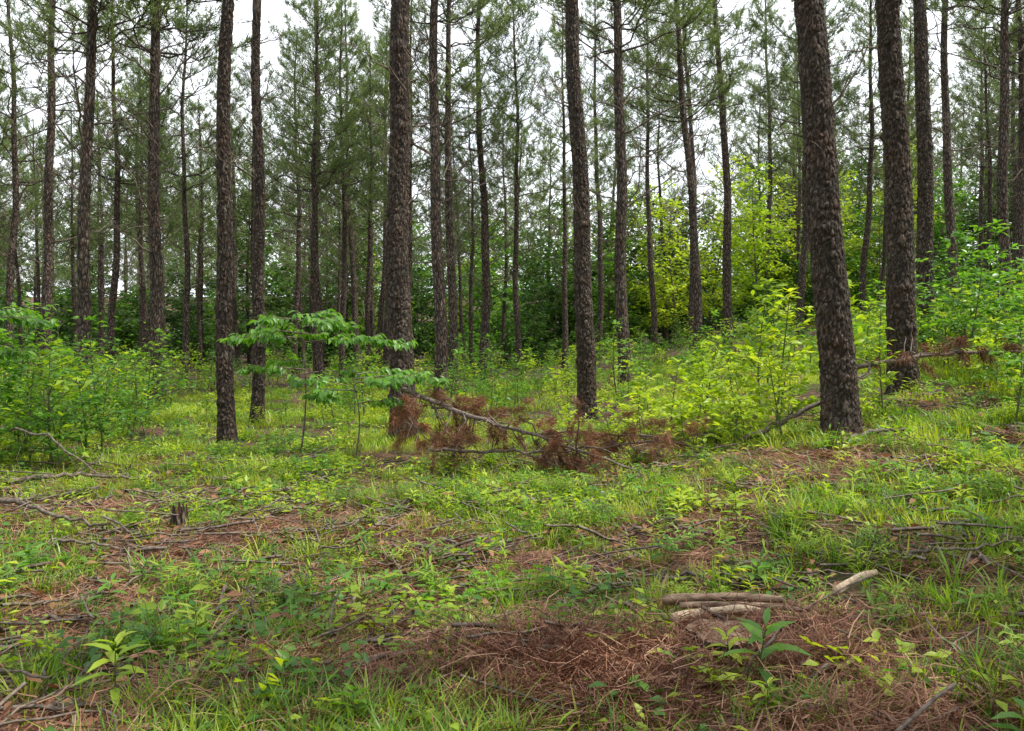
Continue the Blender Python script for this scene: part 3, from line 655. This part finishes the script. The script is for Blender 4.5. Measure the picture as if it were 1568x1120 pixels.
def log_piece(name, a, b, r0, mat, seed):
    r = np.random.default_rng(seed); mb = MB(); a = np.array(a); b = np.array(b); s = np.linspace(0, 1, 14)
    P = np.outer(s, b - a); P += np.outer(np.sin(s * 3.1), [0, .02, .012]); tube(mb, P, r0 * (1 - .25 * s) * (1 + .1 * np.sin(s * 11)), 12, 0, .04, r, cap=True)
    link(mb.mesh(name, [mat]), name, tuple(a))
log_piece('broken_log_piece', g3(.78, 4.40, .17), g3(1.38, 4.3, .15), .026, M_log, 1)
log_piece('broken_log_piece', g3(.8, 4.25, .12), g3(1.3, 4.2, .12), .028, M_pale, 2)
log_piece('broken_log_piece', g3(.86, 4.33, .16), g3(1.45, 4.12, .12), .016, M_log, 3)
log_piece('pale_wood_chunk', g3(1.72, 4.5, .12), g3(1.99, 4.62, .13), .024, M_pale, 4)

def stump(x, y, R, H, mat_top, seed, jag=0.0, name='cut_tree_stump'):
    r = np.random.default_rng(seed); mb = MB(); sides = 48; th = np.arange(sides) / sides * 6.2832
    prof = 1 + .08 * np.sin(th * 3 + 1) + .05 * np.sin(th * 7)
    zz = np.linspace(-.1, H, 9); V = []
    for q, z in enumerate(zz):
        R_ = R * prof * (1 + .25 * np.exp(-(z + .05) / .05)) * (1 + .03 * r.normal(size=sides)); top = (jag * (np.abs(np.sin(th * 2.5)) ** 2 + .3 * r.random(sides)) if q == 8 else 0)
        V.append(np.stack([R_ * np.cos(th) * (1 if jag == 0 else 1 - .35 * z / H), R_ * np.sin(th) * (1 if jag == 0 else 1 - .35 * z / H), np.full(sides, z) + top], 1))
    V = np.concatenate(V); i = np.arange(8)[:, None] * sides; j = np.arange(sides)[None]; j2 = (j + 1) % sides
    mb.add(V, np.stack([i + j, i + j2, i + sides + j2, i + sides + j], -1).reshape(-1, 4), 0)
    rings = []
    for f in (.93, .6, .3, .02):
        c = V[-sides:] * [f, f, 1]; c[:, 2] = H + .006 * r.normal(size=sides) - jag * .4 * (1 - f); rings.append(c)
    W = np.concatenate([V[-sides:]] + rings); i = np.arange(4)[:, None] * sides
    mb.add(W, np.stack([i + j, i + j2, i + sides + j2, i + sides + j], -1).reshape(-1, 4), 1)
    link(mb.mesh(name, [M_bark, mat_top]), name, (x, y, float(G(x, y))))
stump(1.0, 3.97, .17, .155, woodmat('cut_wood', (.14, .085, .055), (.38, .26, .17), (14, 14, 3)), 1)
stump(-2.67, 6.8, .09, .10, woodmat('rotten_wood', (.08, .04, .025), (.3, .15, .09), (14, 14, 5)), 2, jag=.12, name='broken_tree_stump')

# ------------------------------------------------------------------ light, sky, camera
S = Vector((.85, -.05, 1.35)).normalized()
el = math.asin(S.z); az = math.atan2(S.x, S.y)
w = bpy.data.worlds.new('World'); scene.world = w; w.use_nodes = True
N = w.node_tree.nodes; Lk = w.node_tree.links; bg = N.get('Background'); sky = N.new('ShaderNodeTexSky'); sky.sky_type = 'NISHITA'; sky.sun_disc = False
sky.sun_elevation = el; sky.sun_rotation = az; sky.dust_density = 2.5; sky.air_density = 1.0
tc = N.new('ShaderNodeTexCoord'); nz = N.new('ShaderNodeTexNoise'); nz.inputs['Scale'].default_value = 2.5; nz.inputs['Detail'].default_value = 4; Lk.new(tc.outputs['Generated'], nz.inputs['Vector'])
mr = N.new('ShaderNodeMapRange'); mr.inputs[1].default_value = .3; mr.inputs[2].default_value = .5; mr.inputs[3].default_value = .7; Lk.new(nz.outputs[0], mr.inputs[0])
mx = N.new('ShaderNodeMix'); mx.data_type = 'RGBA'; mx.inputs[7].default_value = (10.4, 10.8, 11.4, 1)
Lk.new(mr.outputs[0], mx.inputs[0]); Lk.new(sky.outputs[0], mx.inputs[6]); Lk.new(mx.outputs[2], bg.inputs[0]); bg.inputs[1].default_value = .15
sl = bpy.data.lights.new('sun', 'SUN'); sl.energy = 5; sl.angle = math.radians(.5); sl.color = (1, .95, .83)
so = bpy.data.objects.new('sun', sl); scene.collection.objects.link(so); so.rotation_euler = S.to_track_quat('Z', 'Y').to_euler()
cam = bpy.data.cameras.new('camera'); cam.lens = 30; cam.sensor_width = 36; cam.clip_end = 2000; cam.clip_start = .05
co = bpy.data.objects.new('camera', cam); scene.collection.objects.link(co); co.location = (0, 0, 1.5); co.rotation_euler = (math.radians(90 - 1.75), 0, 0)
scene.camera = co
scene.view_settings.view_transform = 'Standard'; scene.view_settings.look = 'None'; scene.view_settings.exposure = 0
